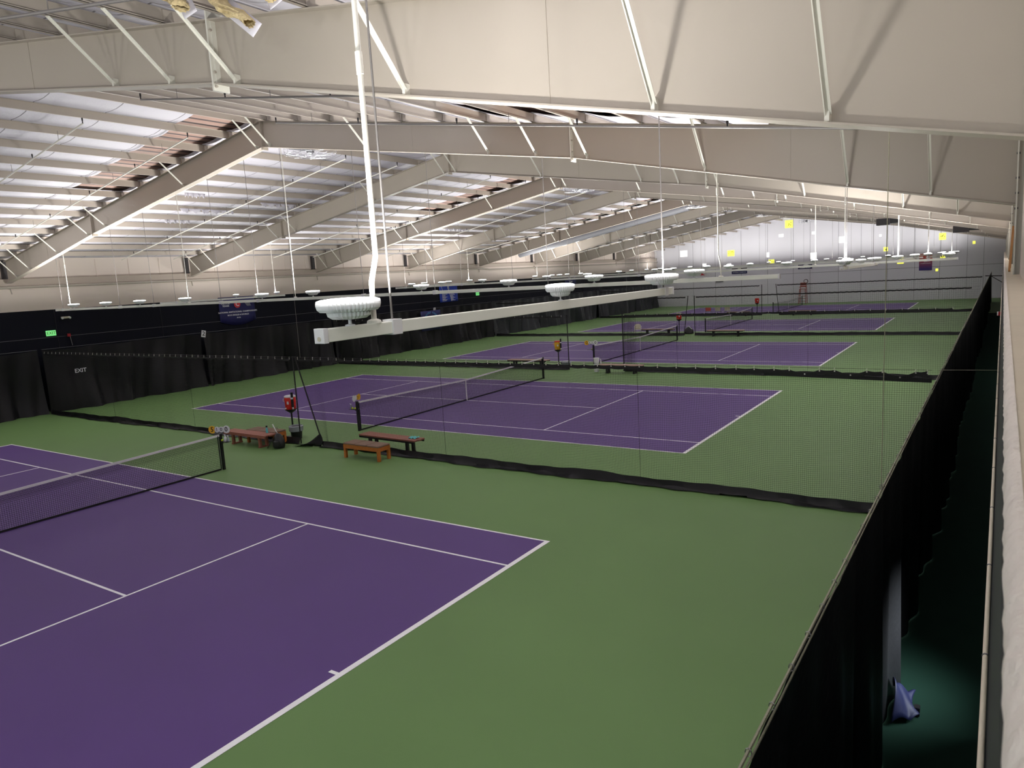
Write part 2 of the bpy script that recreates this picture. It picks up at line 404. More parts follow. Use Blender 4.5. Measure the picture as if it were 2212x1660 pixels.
def light_bar(a, b, label, rods, conduits=()):
    """a,b: (x,y) ends. rods: positions along as (x,y)"""
    t = thing('light_bar', label, 'light bar', (a[0], a[1], LZ-.09), group='suspended light bars')
    h = .09; w = .085
    ax, ay = a; bx, by = b
    if abs(ax-bx) < .01:
        MB().box(ax-w/2, ax+w/2, ay, by, LZ-h, LZ).build('rail', 'bar', t, bevel=.004)
        for yy in (ay, by): 
            e = MB().box(ax-w/2-.006, ax+w/2+.006, yy-.012, yy+.03, LZ-h-.006, LZ+.006).build('end_cap', 'white', t, bevel=.003)
            MB().tube([(ax, yy-.016, LZ-h*.72), (ax, yy-.01, LZ-h*.72)], .016, 12).build('knockout', 'cream', e)
    else:
        MB().box(ax, bx, ay-w/2, ay+w/2, LZ-h, LZ).build('rail', 'bar', t, bevel=.004)
        for xx in (ax, bx): MB().box(xx-.02, xx+.02, ay-w/2-.006, ay+w/2+.006, LZ-h-.006, LZ+.006).build('end_cap', 'white', t, bevel=.003)
    for (x, y) in rods:
        MB().tube([(x, y, LZ), (x, y, zt(x)+.01)], .0085, 6).build('hanger_rod', 'galv', t)
        MB().box(x-w/2-.012, x+w/2+.012, y-.05, y+.05, LZ-h-.01, LZ+.014).build('bracket', 'white', t, bevel=.003)
    for (x, y, s) in conduits:
        dx, dy = s
        pts = [(x, y, LZ), (x, y, LZ+.12), (x+dx*.12, y+dy*.12, LZ+.3), (x+dx, y+dy, LZ+.48), (x+dx, y+dy, LZ+.62), (x+dx, y+dy, zt(x)+.01)]
        if dx == dy == 0: pts = [(x, y, LZ), (x, y, zt(x)+.01)]
        c_ = MB().tube(pts, .02 if ay == 2.68 else .013, 10).build('conduit', 'whitesteel', t)
        MB().tube([(x+dx, y+dy, LZ+1.75), (x+dx, y+dy, LZ+1.9)], .026, 10).build('coupling', 'whitesteel', c_)
        MB().lathe([(.055, 0), (.05, .02), (.025, .03)], 14, (x, y, LZ)).build('base_flange', 'whitesteel', c_)
    return t
light_bar((15.3, 2.68), (15.3, 8.95), 'white light bar close to the viewer, hung over the first court', [(15.3, 3.39), (15.3, 8.72)], [(15.3, 3.2, (0.0, .07))])
for y, s, w in ((2.96, 0, 'big round uplight nearest the viewer, on left end of the close light bar'), (5.93, 1, 'small round uplight midway along the close light bar'), (8.66, 0, 'round uplight on the far right end of the close light bar')):
    lamp(15.3, y, w, s, 'uplights on the close light bar')
light_bar((-16.2, 15.2), (15.23, 15.2), 'very long light bar above the first divider net', [(x, 15.2) for x in (-15.6, -10.8, -8.3, -4.0, -1.9, 3.1, 5.9, 9.6)], [(-14.9, 15.2, (0, 0)), (-5.95, 15.2, (0, 0)), (0, 15.2, (0, 0)), (14.0, 15.2, (-.05, 0))])
RROW = [(15.2, [-14.6, -11.9, -9.3, -6.2, -1.7, .85, 5.4, 8.4, 10.9, 13.4], 'the long bar over the first divider net'),
        (33.4, [-11.1, -8.7, -5.7, -1.4, 1.1, 5.5, 8.5, 11.1, 13.6, 17.3], 'the row over the second divider net'),
        (52.1, [-11.4, -6.0, -3.0, -1.5, 1.1, 4.2, 8.5, 10.5, 14.5], 'the row over the third divider net'),
        (72.3, [-14.1, -10.7, -7.6, -3.6, 1.2, 5.5, 10.6], 'the row over the farthest divider net'),
        (88.6, [-17.6, -13.5, -11.3, -8.6, -6.1, -3.9, -1.2, 1.2, 3.9, 6.2, 8.7, 12.5, 13.9], 'the last row before the white end wall')]
for y, xs, w in RROW:
    for k, x in enumerate(xs):
        lamp(x, y, 'round uplight on %s, %s from the left' % (w, ORD1[k]))
light_bar((-12.4, 33.4), (17.6, 33.4), 'light bar above the second divider net', [(x, 33.4) for x in (-11.6, -7.2, -3.6, 0, 4, 7.2, 13.5, 16.6)], [(12.3, 33.4, (0, 0))])
light_bar((-12.2, 52.1), (14.9, 52.1), 'light bar above the third divider net', [(x, 52.1) for x in (-10, -4.5, 2.2, 7, 12)])
light_bar((-18, 88.6), (14.6, 88.6), 'farthest light bar, in front of the white end wall', [(x, 88.6) for x in (-15, -10, -5, 0, 5, 10, 13)])
light_bar((-14.8, 72.3), (12.0, 72.3), 'light bar above the farthest divider net', [(x, 72.3) for x in (-12, -6, 0, 6, 11)])
for x, mods, side in ((15.3, [(21.9, 28.8, [(22.4, 0), (25.3, 1), (28.3, 0)], 'second'), (34.8, 43.0, [(35.2, 0), (42.6, 0)], 'third'), (50.0, 62.4, [(50.6, 0), (61.9, 0)], 'fourth'), (74.5, 83.6, [(75.1, 0), (83.0, 0)], 'fifth')], 'right'),
                      (-15.3, [(19.6, 27.1, [(23.9, 1), (26.6, 1)], 'second'), (39.0, 45.4, [(39.5, 0), (42.3, 0), (44.9, 0)], 'third'), (54.1, 63.4, [(54.5, 0), (57.5, 0), (60.3, 0), (63.0, 0)], 'fourth'), (78.5, 82.5, [(79.1, 0)], 'fifth')], 'left')):
    for a, c, ls, n in mods:
        if x > 0: light_bar((x, a), (x, c), 'short light bar at the %s end of the %s court' % (side, n), [(x, a+.8), (x, c-.8)], [(x, a+.5, (0, 0))])
        else: light_bar((x, a), (x, c), 'short light bar at the %s end of the %s court' % (side, n), [(x, a+.8)], [(x, c-.6, (0, 0))])
        for k, (y, s) in enumerate(ls):
            lamp(x, y, 'round uplight on the short bar at the %s end of the %s court, %s along' % (side, n, ORD1[k]), s)

# ------------------------------------------------------------------ perimeter curtains
def fold(y, z, ph=0):
    d = (3.0-z)/3.0
    y = y+.35*d*math.sin(y*.9+ph)
    return (.07*math.sin(y*2.6+ph+.5*math.sin(y*.7))+.045*math.sin(y*6.1+ph*2+d*1.2))*(.35+.8*d)+.05*math.sin(y*1.1+z*1.3+ph)*d
CP = [(-6, 15.1, 'nearest'), (15.3, 23.6, 'second'), (23.7, 33.3, 'third'), (33.5, 52.0, 'fourth'), (52.2, 72.2, 'fifth'), (72.4, 89.6, 'farthest')]
for k, (a, c, n) in enumerate(CP):
    t = thing('perimeter_curtain', 'black vinyl curtain along the left wall, %s panel from the viewer' % n, 'curtain', (-18.5, a, 0), group='black curtains on the left wall')
    def F(u, v):
        y = a+(c-a)*u; z = .01+3.02*v
        sag = .06*abs(math.sin((y-a)*1.35))*max(0, (v-.75)*4)
        amp = 2.2
        return (-18.5+amp*fold(y, z, k*1.7)+(.16*(1-v)**3), y, z-sag)
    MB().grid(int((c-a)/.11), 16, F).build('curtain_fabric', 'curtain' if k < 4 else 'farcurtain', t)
    MB().tube([(-18.5, a, 3.06), (-18.5, c, 3.06)], .008, 6).build('curtain_cable', 'grey', t)
# dark gathered edge near the first divider and EXIT lettering
t = thing('lettering', 'white EXIT lettering on the black curtain by the left wall', 'lettering', (-18.2, 16.78, 1.87))
text('letters', 'EXIT', .27, (-18.22, 16.78, 1.87), (R(90), 0, R(90)), 'ink', t, .006)

# right-hand curtain along the walkway
t = thing('walkway_curtain', 'tall black curtain hung from a rope along the right-hand walkway', 'curtain', (18.2, 0, 0))
def F2(u, v):
    y = -3+u*88; d = 1-v; z = .02+2.9*v
    f = (.05*math.sin(y*3.1+.8*math.sin(y*.9))+.03*math.sin(y*8.3+v))*(.3+d)
    bulge = -.12*d*math.exp(-((y-3)/2.5)**2)+.05*d*math.sin(y*.45)
    return (18.2+f+bulge, y, z)
MB().grid(900, 14, F2).build('curtain_fabric', 'walkcurtain', t)
def rx(y): return 18.2+.03*math.sin(y*.2)
MB().tube([(18.2, -3+k*2, 2.95+.006*math.sin(k)) for k in range(45)], .009, 6).build('rope', 'rope', t)
MB().tube([(18.215, -3+k*2, 2.932+.006*math.cos(k)) for k in range(45)], .006, 6).build('cord', 'rope', t)
for k in range(70):
    y = 1.2+k*.42 if k < 60 else 26.4+(k-60)*4
    MB().tube([(18.2+.016*math.cos(q), y+.004*math.sin(q*.5), 2.945+.022*math.sin(q)) for q in [i*math.pi/4 for i in range(9)]], .003, 4).build('clip', 'chrome', t)
# blue folded corner at the floor
def F3(u, v):
    return (18.24+.24*u*(1-.3*v)+.03*math.sin(5*v+2*u), 7.7+.25*u+.5*v, .04+.34*(1-u)*math.sin(v*2.6)+.06*abs(math.sin(u*5+v*3)))
MB().grid(14, 12, F3).build('turned_corner', 'bluefab', t, solid=.004)
MB().box(18.44, 18.5, 8.02, 8.1, .02, .12).build('floor_hook', 'blackpl', t)
# wall rope with rings along the cap
t = thing('edge_pipe', 'beige conduit with rings running below the wall cap at right', 'conduit', (19.1, 0, 3.2))
MB().tube([(19.1035, -1.5+k*3, 3.2) for k in range(31)], .0125, 10).build('pipe', 'cap', t)
for k in range(26):
    y = .9+k*1.25 if k < 20 else 25+(k-20)*5
    MB().tube([(19.1035, y-.006, 3.2), (19.1035, y+.006, 3.2)], .0155, 10).build('ring', 'grey', t)
# tie wire, bracket arms, red box over the walkway
t = thing('tie_wire', 'pale tie wire crossing the walkway at the first divider net', 'wire', (18.2, 15.2, 2.98))
MB().tube([(18.15, 15.2, 2.97), (19.12, 15.2, 2.99)], .005, 6).build('wire', 'rope', t)
t = thing('bracket_arm', 'dark steel bracket arm reaching over the far end of the walkway', 'bracket', (19.1, 72.3, 2.3))
MB().bar((17.9, 72.3, 2.95), (19.12, 72.3, 2.9), .07).build('arm', 'blackpl', t); MB().bar((18.3, 72.3, 2.92), (19.12, 72.3, 2.35), .05).build('strut', 'blackpl', t)
t = thing('fire_alarm_box', 'small red and white alarm box on the walkway wall', 'alarm box', (19.05, 30, 2.9))
MB().box(19.03, 19.125, 29.9, 30.1, 2.86, 2.99).build('case', 'alarm', t); MB().box(18.99, 19.03, 29.92, 30.08, 2.86, 2.99).build('face', 'white', t)
t = thing('support_rope', 'pale rope dropping from the roof frame to the walkway curtain', 'rope', (18.2, 6.9, 3))
MB().tube([(18.2, 6.95, 2.95), (18.22, 6.95, zt(18.2)+.02)], .004, 6).build('rope', 'rope', t)
MB().tube([(18.2+.012*math.cos(q), 6.95, 2.97+.03*math.sin(q)) for q in [i*math.pi/4 for i in range(9)]], .003, 4).build('hook', 'chrome', t)
for k, (x, y, n) in enumerate(((19.27, 16.5, 'nearer'), (19.3, 19.5, 'farther'))):
    t = thing('lumber_stud', 'raw timber stud leaning on the right wall above the cap, %s one' % n, 'timber', (x, y, 4.75))
    MB().bar((x-.06, y-.6, 4.765), (x-.02, y+.4, 5.6), .035).build('stud', 'lumber', t)

# ------------------------------------------------------------------ divider nets
def divider(y, x0, x1, label, step, sw, lean=(0, 0), lows=(), bunch=None, cords=(), hookstep=.37, hooks=True, z1=2.86):
    t = thing('divider_net', label, 'divider net', ((x0+x1)/2, y, 0), group='court divider nets')
    def X(x, z):       # lean moves the foot of the free edges
        f = 1-z/z1
        return x+lean[0]*f*max(0, 1-(x-x0)/1.2)+lean[1]*f*max(0, 1-(x1-x)/1.2)
    wy = lambda x, z: y+.03*math.sin(x*1.9+z)+.02*math.sin(x*5)
    wz = lambda x, z: z+.018*math.sin(x*2.3+z*1.5)+.008*math.sin(x*7)
    b = MB(); n = int((x1-x0)/step); zs = [.12+(z1-.12)*q/10 for q in range(11)]
    for i in range(n+1):
        x = x0+i*step
        if bunch and x < x0+bunch and i % 1 == 0:
            pass
        vs = []
        for z in zs:
            xx = X(x, z)+.006*math.sin(z*4+x*3)
            vs += [(xx-sw/2, wy(x, z), z), (xx+sw/2, wy(x, z), z)]
        b.add(vs, [(2*q, 2*q+1, 2*q+3, 2*q+2) for q in range(10)])
    if bunch:
        for i in range(60):
            x = x0+bunch*random.random()
            b.add([(x-sw/2, y, .12), (x+sw/2, y, .12), (x+sw/2+.03, y+.02, z1), (x-sw/2+.03, y+.02, z1)], [(0, 1, 3, 2)] if 0 else [(0, 1, 2, 3)])
    nz = int((z1-.12)/step); m = int((x1-x0)/.24)
    for j in range(nz+1):
        z = .12+j*step; vs = []
        for i in range(m+1):
            x = x0+(x1-x0)*i/m; xx = X(x, z)
            vs += [(xx, wy(x, z), wz(x, z)-sw/2), (xx, wy(x, z), wz(x, z)+sw/2)]
        b.add(vs, [(2*q, 2*q+1, 2*q+3, 2*q+2) for q in range(m)])
    b.build('netting', 'net', t, smooth=False)
    MB().tube([(x0-(.25 if x0 > -5 else 0), y, 2.965), (x1, y, 2.965)], .004, 5).build('cable', 'blackpl', t)
    # top band
    hk = []; x = x0+.1; k = 0
    while x < x1-.05:
        hk.append((x, 2.93, False)); x += hookstep if not (lows and x > 12) else .46; k += 1
    if lows:
        hk = [h for h in hk if h[0] < 14.4]+[(14.7, 2.93, False), (15.12, 2.93, False), (15.43, 2.92, False), (15.74, 2.86, True), (16.03, 2.93, False), (16.32, 2.93, False), (lows[0], 2.86, True), (16.92, 2.93, False), (17.2, 2.92, False), (lows[1], 2.84, True), (17.78, 2.93, False), (17.98, 2.95, False)]
    pts = []
    for (xa, za, _), (xb, zb_, _) in zip(hk[:-1], hk[1:]):
        for q in range(4):
            u = q/4; pts.append((xa+(xb-xa)*u, za+(zb_-za)*u-.018*math.sin(math.pi*u)))
    pts.append(hk[-1][:2])
    vs = []
    for x, z in pts: vs += [(X(x, z), y-.006, z-.085), (X(x, z), y-.006, z)]
    MB().add(vs, [(2*q, 2*q+1, 2*q+3, 2*q+2) for q in range(len(pts)-1)]).build('top_band', 'black', t, solid=.008, smooth=False)
    if lows:
        vs = []; q0 = 14.9
        for i in range(40):
            x = q0+(x1-q0)*i/39; vs += [(x, y+.012, 2.78-.02*(x-q0)), (x, y+.012, 2.86-.02*(x-q0)+.01*math.sin(x*5))]
        MB().add(vs, [(2*q, 2*q+1, 2*q+3, 2*q+2) for q in range(39)]).build('lower_band', 'black', t, solid=.006, smooth=False)
    if hooks:
        for x, z, low in hk:
            if low: b = MB().ball((x, y-.014, z-.03), .015, 6)
            else: b = MB().tube([(x, y, 2.975), (x-.008, y-.01, 2.955), (x, y-.012, 2.925)], .0055, 5).ball((x, y-.014, 2.905), .015, 6)
            b.build('hook', 'whitesteel', t, smooth=False)
    # floor skirt
    n = int((x1-x0)/.16); vs = []; xa = X(x0, 0); xb = X(x1, 0)
    for i in range(n+1):
        x = xa+(xb-xa)*i/n
        h = .14+.05*math.sin(x*1.7+y)+.13*max(0, math.sin(x*.83+y*2))**8+.03*math.sin(x*7)
        w1 = .07*math.sin(x*2.1+y)+.05*math.sin(x*6.7)+.08*math.sin(x*.6)
        prof = [(-.02, .2+h*.3), (-.05, h*.75), (-.10-.03*math.sin(x*5), h*.35), (-.16+w1*.6, .03), (-.04+w1, .008)]
        vs += [(x, y+py, max(.006, pz*(.85))) for py, pz in prof]
    MB().add(vs, [(5*q+r, 5*q+r+1, 5*q+r+6, 5*q+r+5) for q in range(n) for r in range(4)]).build('floor_skirt', 'skirt', t, smooth=True)
    for e in (x0, x1):
        if abs(e) < 10:
            pts = [(X(e, z), y-.008, z) for z in (.02, 1, 2, 2.93)]
            MB().bar(pts[0], pts[-1], .055, .012, up=(0, 1, 0)).build('edge_strap', 'black', t)
            MB().bar((pts[-1][0]-.03, y, 2.96), (pts[-1][0]+.03, y, 2.96), .05).build('edge_knot', 'black', t)
            b = MB()
            for z in (.5, 1.0, 1.5, 2.0, 2.5): b.ball((X(e, z), y-.018, z), .012, 6)
            b.build('grommet', 'chrome', t, smooth=False)
    for x in cords:
        MB().tube([(x, y-.01, .03), (x, y-.01, z1)], .0045, 5).build('seam_cord', 'black', t)
    return t
divider(15.2, -18.1, -.45, 'left half of the divider net nearest the viewer', .042, .0031, cords=(-12.38, -6.53))
d1r = divider(15.2, -.3, 18.05, 'right half of the divider net nearest the viewer', .042, .0031, lean=(.95, 0), lows=(16.62, 17.51), cords=(5.87, 11.95))
divider(33.4, -18.1, -.25, 'left half of the second divider net', .085, .0038, hookstep=.6)
divider(33.4, 3.0, 17.98, 'right half of the second divider net, bunched at its free edge', .085, .0038, bunch=.7, hookstep=.6, cords=(5.9, 12))
divider(52.1, -18.1, -.42, 'left half of the third divider net', .12, .004, lean=(0, -.35), hooks=False)
divider(52.1, .08, 17.98, 'right half of the third divider net', .12, .004, hooks=False)
divider(72.3, -18.1, -.4, 'left half of the farthest divider net', .16, .005, hooks=False)
divider(72.3, .95, 17.98, 'right half of the farthest divider net', .16, .005, lean=(.3, 0), hooks=False)
# heavy folded corner of the first divider's skirt at the opening
def F4(u, v):
    x = -.35+.98*u; h = .03+.42*u**2
    return (x+.04*math.sin(v*4), 15.12-.35*(1-u)*v+.05*math.sin(u*6+v*3), max(.01, h*v+.02*math.sin(u*9)))
MB().grid(12, 6, F4).build('skirt_corner', 'skirt', d1r, solid=.006)
for x, y, n in ((-.07, 15.2, 'first'), (3.3, 33.4, 'second')):
    t = thing('support_wire', 'thin wire from the roof down to the opening of the %s divider net' % n, 'wire', (x, y, 2.96))
    MB().tube([(x, y, 2.96), (x, y, zt(x))], .006, 5).build('wire', 'galv', t)

# ------------------------------------------------------------------ tennis nets
def net_top(s):     # s 0..1 across
    return 1.07-.156*(1-abs(2*s-1))
def tennis_net(cy, label, step, sw):
    y0, y1 = cy-.914, cy+HL+.914
    t = thing('tennis_net', label, 'tennis net', (0, (y0+y1)/2, 0), group='tennis nets')
    b = MB(); W = y1-y0; n = int(W/step); zt_ = lambda y: net_top((y-y0)/W)
    for i in range(n+1):
        y = y0+i*step
        b.add([(0, y-sw/2, .04), (0, y+sw/2, .04), (0, y+sw/2, zt_(y)), (0, y-sw/2, zt_(y))], [(0, 1, 2, 3)])
    nz = int(1.0/step)
    def row(f, off=0, s_=sw):
        vs = []
        for i in range(41):
            y = y0+W*i/40; z = .04+(zt_(y)-.04)*f+off; vs += [(0, y, z-s_/2), (0, y, z+s_/2)]
        b.add(vs, [(2*q, 2*q+1, 2*q+3, 2*q+2) for q in range(40)])
    for j in range(nz+1): row(j/nz)
    for j in range(max(2, int(.25/step))): row(1-(j+.5)*step, 0)      # doubled mesh at the top
    for i in range(n):
        y = y0+(i+.5)*step
        b.add([(0, y-sw/2, zt_(y)-.28), (0, y+sw/2, zt_(y)-.28), (0, y+sw/2, zt_(y)), (0, y-sw/2, zt_(y))], [(0, 1, 2, 3)])
    b.build('netting', 'net', t, smooth=False)
    b = MB()
    for i in range(40):
        ya, yb = y0+W*i/40, y0+W*(i+1)/40
        b.add([(x, yy, zt_(yy)+dz) for x in (-.012, .012) for yy in (ya, yb) for dz in (-.055, .005)], [(0, 1, 3, 2), (4, 6, 7, 5), (1, 5, 7, 3), (0, 2, 6, 4)])
    b.build('net_tape', 'tape', t)
    MB().bar((0, y0+.06, .03), (0, y1-.06, .03), .012, .05).build('bottom_tape', 'black', t)
    MB().box(-.014, .014, cy+HL/2-.025, cy+HL/2+.025, .005, .915).build('center_strap', 'tape', t)
    for yy, sgn in ((y0, 1), (y1, -1)):
        p = MB().box(-.038, .038, yy-.038-.02*sgn, yy+.038-.02*sgn, 0, 1.09).build('net_post', 'blackpl', t, bevel=.006)
        MB().tube([(.04, yy, .84), (.075, yy, .84), (.08, yy-.05*sgn, .8)], .009, 6).build('winch', 'chrome', p)
        MB().bar((0, yy+.07*sgn, .05), (0, yy+.07*sgn, 1.05), .02, .03).build('lacing_rod', 'black', p)
    return t
for k, cy in enumerate(CY):
    tennis_net(cy, 'tennis net with white tape across the %s court' % (['nearest', 'second', 'third', 'fourth', 'farthest'][k]), [.048, .055, .07, .1, .12][k], [.0055, .0055, .007, .009, .011][k])

# ------------------------------------------------------------------ score discs, trays, balls, bottles on net posts
def score(x, y, nums, where, rz=0):
    t = thing('score_keeper', 'round score discs standing on the net post of %s' % where, 'score keeper', (x, y, 1.09), rz, 'score keepers')
    MB().tube([(0, 0, 0), (0, 0, .06), (0, 0, .13)], .006, 6).bar((-.16, 0, .07), (.16, 0, .07), .012).build('stand', 'chrome', t, world=False)
    for (px, r, colr, ch) in nums:
        d = MB().tube([(px, -.006, .13), (px, .006, .13)], r, 22).build('disc', colr, t, world=False)
        if ch:
            o = text('number', ch, r*1.75, (0, 0, 0), (R(90), 0, 0), 'blackink', d, .002)
            o.location = (px, -.008, .13)
    return t
score(0, 11.9, [(-.23, .115, 'yellow', '5'), (-.08, .085, 'white', '1'), (.06, .085, 'white', '0'), (.22, .115, 'white', '0')], 'the nearest court', R(25))
score(0, CY[1]-.93, [(-.2, .115, 'white', ''), (-.06, .085, 'white', ''), (.06, .085, 'yellow', ''), (.18, .115, 'yellow', '')], 'the second court', R(108))
score(-.15, CY[2]-.93, [(-.25, .13, 'yellow', '0'), (-.08, .085, 'white', '1'), (.07, .085, 'white', '1'), (.25, .13, 'white', '0')], 'the third court', R(20))
def balltray(x, y, z, sx, balls, where, ori=1):
    t = thing('ball_tray', 'small black ball tray clamped to the net post of %s' % where, 'tray', (x, y, z), group='ball trays')
    MB().box(x+.02 if sx > 0 else x-.34, x+.34 if sx > 0 else x-.02, y-.08, y+.08, z, z+.012).build('tray', 'blackpl', t)
    MB().bar((x, y, z-.05), (x+sx*.12, y, z), .02).build('clamp', 'blackpl', t)
    for k, dx in enumerate(balls):
        o = MB().ball((x+sx*dx, y+(.03 if k % 2 else -.03), z+.012+.033), .033, 14).build('tennis_ball', 'ball')
        tag(o, 'yellow tennis ball in tray on post of %s%s' % (where, '' if len(balls) == 1 else ', %s from the post' % ORD1[k]), 'tennis ball', 'tennis balls in trays')
balltray(.03, 11.92, .86, 1, [.06], 'the nearest court')
balltray(-.03, CY[1]-.93, .78, -1, [.05, .12, .19, .26], 'the second court')
balltray(-.03, CY[2]-.93, .82, -1, [.07], 'the third court')
def bottle(x, y, z, h, r, label, c='white', capc='white', spray=True, group=None):
    t = thing('spray_bottle' if spray else 'water_bottle', label, 'bottle', (x, y, z), group=group)
    MB().lathe([(r*.9, 0), (r, .01), (r, h*.55), (r*.45, h*.72), (r*.4, h*.78)], 16, (x, y, z)).build('body', c, t)
    if spray: MB().lathe([(r*.45, h*.78), (r*.5, h*.86), (r*.3, h)], 10, (x, y, z)).bar((x-.05, y, z+h*.95), (x+.02, y, z+h*.95), .018).build('trigger', capc, t)
    else: MB().lathe([(r*.8, h*.78), (r*.8, h)], 14, (x, y, z)).build('cap', capc, t)
bottle(.21, 11.92, .872, .21, .035, 'white spray bottle beside the post of the nearest net, taller of two', 'white')
bottle(.30, 11.95, .872, .18, .035, 'white pump bottle beside the post of the nearest net, shorter of two', 'liner')
bottle(-.30, CY[1]-.95, .792, .2, .03, 'pale spray bottle on the tray of the second court net post', 'liner')

# ------------------------------------------------------------------ benches
def long_bench(x0, x1, y, label, rz=0, h=.45, top='redwood', legc='redwood', w=.46):
    cx = (x0+x1)/2; L_ = x1-x0
    t = thing('long_bench', label, 'bench', (cx, y, 0), rz, 'long wooden benches')
    for k in range(3):
        yy = -w/2+.005+k*(w/3)
        MB().box(-L_/2+(.03 if k != 1 else 0), L_/2-(.03 if k != 1 else 0), yy, yy+w/3-.012, h-.045, h).build('seat_plank', top, t, world=False, bevel=.006)
    MB().box(-L_/2+.05, L_/2-.05, -w/2+.0, -w/2+.03, h-.10, h-.045).box(-L_/2+.05, L_/2-.05, w/2-.04, w/2-.01, h-.10, h-.045).build('apron', legc, t, world=False)
    for sx in (-1, 1):
        x = sx*(L_/2-.45)
        MB().box(x-.045, x+.045, -.17, -.09, .04, h-.045).box(x-.045, x+.045, .09, .17, .04, h-.045).box(x-.045, x+.045, -.19, .19, 0, .045).build('leg', legc, t, world=False)
    return t
def cushion_bench(cx, y, label, rz=0, L_=1.52, w=.5, h=.42):
    t = thing('cushioned_bench', label, 'bench', (cx, y, 0), rz, 'cushioned benches')
    for k in range(3):
        xa = -L_/2+k*L_/3
        MB().box(xa+.012, xa+L_/3-.012, -w/2, w/2, h, h+.055).build('cushion', 'cushion', t, world=False, bevel=.018)
    MB().box(-L_/2+.01, L_/2-.01, -w/2+.01, -w/2+.035, h-.12, h).box(-L_/2+.01, L_/2-.01, w/2-.035, w/2-.01, h-.12, h).box(-L_/2+.01, -L_/2+.035, -w/2, w/2, h-.12, h).box(L_/2-.035, L_/2-.01, -w/2, w/2, h-.12, h).build('apron', 'pine', t, world=False)
    for sx in (-1, 1):
        for sy in (-1, 1):
            x, yy = sx*(L_/2-.05), sy*(w/2-.045)
            MB().box(x-.045, x+.045, yy-.04, yy+.04, 0, h-.0).build('leg', 'pine', t, world=False, bevel=.004)
    return t
long_bench(-3.35, -.95, 14.42, 'long reddish bench left of the first net opening, water bottle on it', R(-1.5))
cushion_bench(-1.85, 14.88, 'brown-cushioned bench behind the long reddish bench, half hidden')
cushion_bench(3.26, 14.6, 'orange wooden bench with three brown cushions in front of the divider net', R(-1))
long_bench(2.05, 4.6, 15.62, 'long bench behind the divider net with a teal cloth on it', R(-3), legc='blackpl', h=.47)
long_bench(1.95, 4.35, 32.75, 'long bench beside white bucket at the second divider net', 0, top='palewood', legc='blackpl')
long_bench(-4.6, -1.9, 34.0, 'long bench left of the yellow cooler at the second divider net', 0, top='palewood', legc='blackpl')
long_bench(-4.6, -1.9, 53.0, 'long bench between the white chair and the farther red cooler', 0, top='palewood', legc='blackpl')
long_bench(1.2, 3.9, 51.6, 'long bench right of the opening in the third divider net', 0, top='palewood', legc='blackpl')
long_bench(-3.6, -1.3, 71.6, 'long dark-legged bench left of the farthest divider opening', 0, top='palewood', legc='blackpl')
long_bench(2.3, 4.8, 71.5, 'long dark-legged bench right of the farthest divider opening', 0, top='palewood', legc='blackpl')
bottle(-1.35, 14.55, .452, .25, .04, 'teal water bottle standing on the long reddish bench', 'teal', 'blackpl', False)
t = thing('cloth', 'crumpled teal cloth on the bench behind the divider net', 'cloth', (4.3, 15.5, .47))
def F5(u, v): return (4.15+.3*u, 15.5+.2*v, .474+.03*math.sin(u*7+v*2)**2+.025*math.sin(v*8)**2)
MB().grid(14, 10, F5).build('fabric', 'teal', t, solid=.006)

# backpack with racket handle
t = thing('backpack', 'black backpack leaning on the right end of the reddish bench', 'backpack', (-.72, 14.5, 0), R(12))
MB().lathe([(.02, 0), (.2, .01), (.235, .1), (.225, .22), (.17, .38), (.1, .47), (.02, .5)], 20, fn=lambda k, r, z: 1-.28*abs(math.sin(2*math.pi*k/20))).build('body', 'blackpl', t, world=False)
MB().lathe([(.02, 0), (.13, .01), (.14, .08), (.12, .2), (.02, .24)], 14, (0.02, -.12, .05)).build('front_pocket', 'blackpl', t, world=False)
MB().tube([(-.05, -.05, .46), (-.02, -.06, .55), (.05, -.05, .46)], .01, 6).build('top_handle', 'blackpl', t, world=False)
MB().tube([(-.16, -.1, .35), (-.26, -.2, .12), (-.34, -.18, .02), (-.4, -.1, .015)], .012, 6).build('strap', 'blackpl', t, world=False)
MB().ball((.09, -.2, .08), .025, 8).build('logo_patch', 'white', t, world=False)
t = thing('tennis_racket', 'white tennis racket handle sticking out of the black backpack', 'racket', (-.8, 14.5, .4))
MB().tube([(-.72, 14.5, .42), (-.9, 14.46, .8)], .018, 8).build('handle', 'white', t); MB().tube([(-.8, 14.5, .56), (-.76, 14.48, .7), (-.7, 14.48, .72), (-.68, 14.5, .58)], .008, 6).build('throat', 'grey', t)

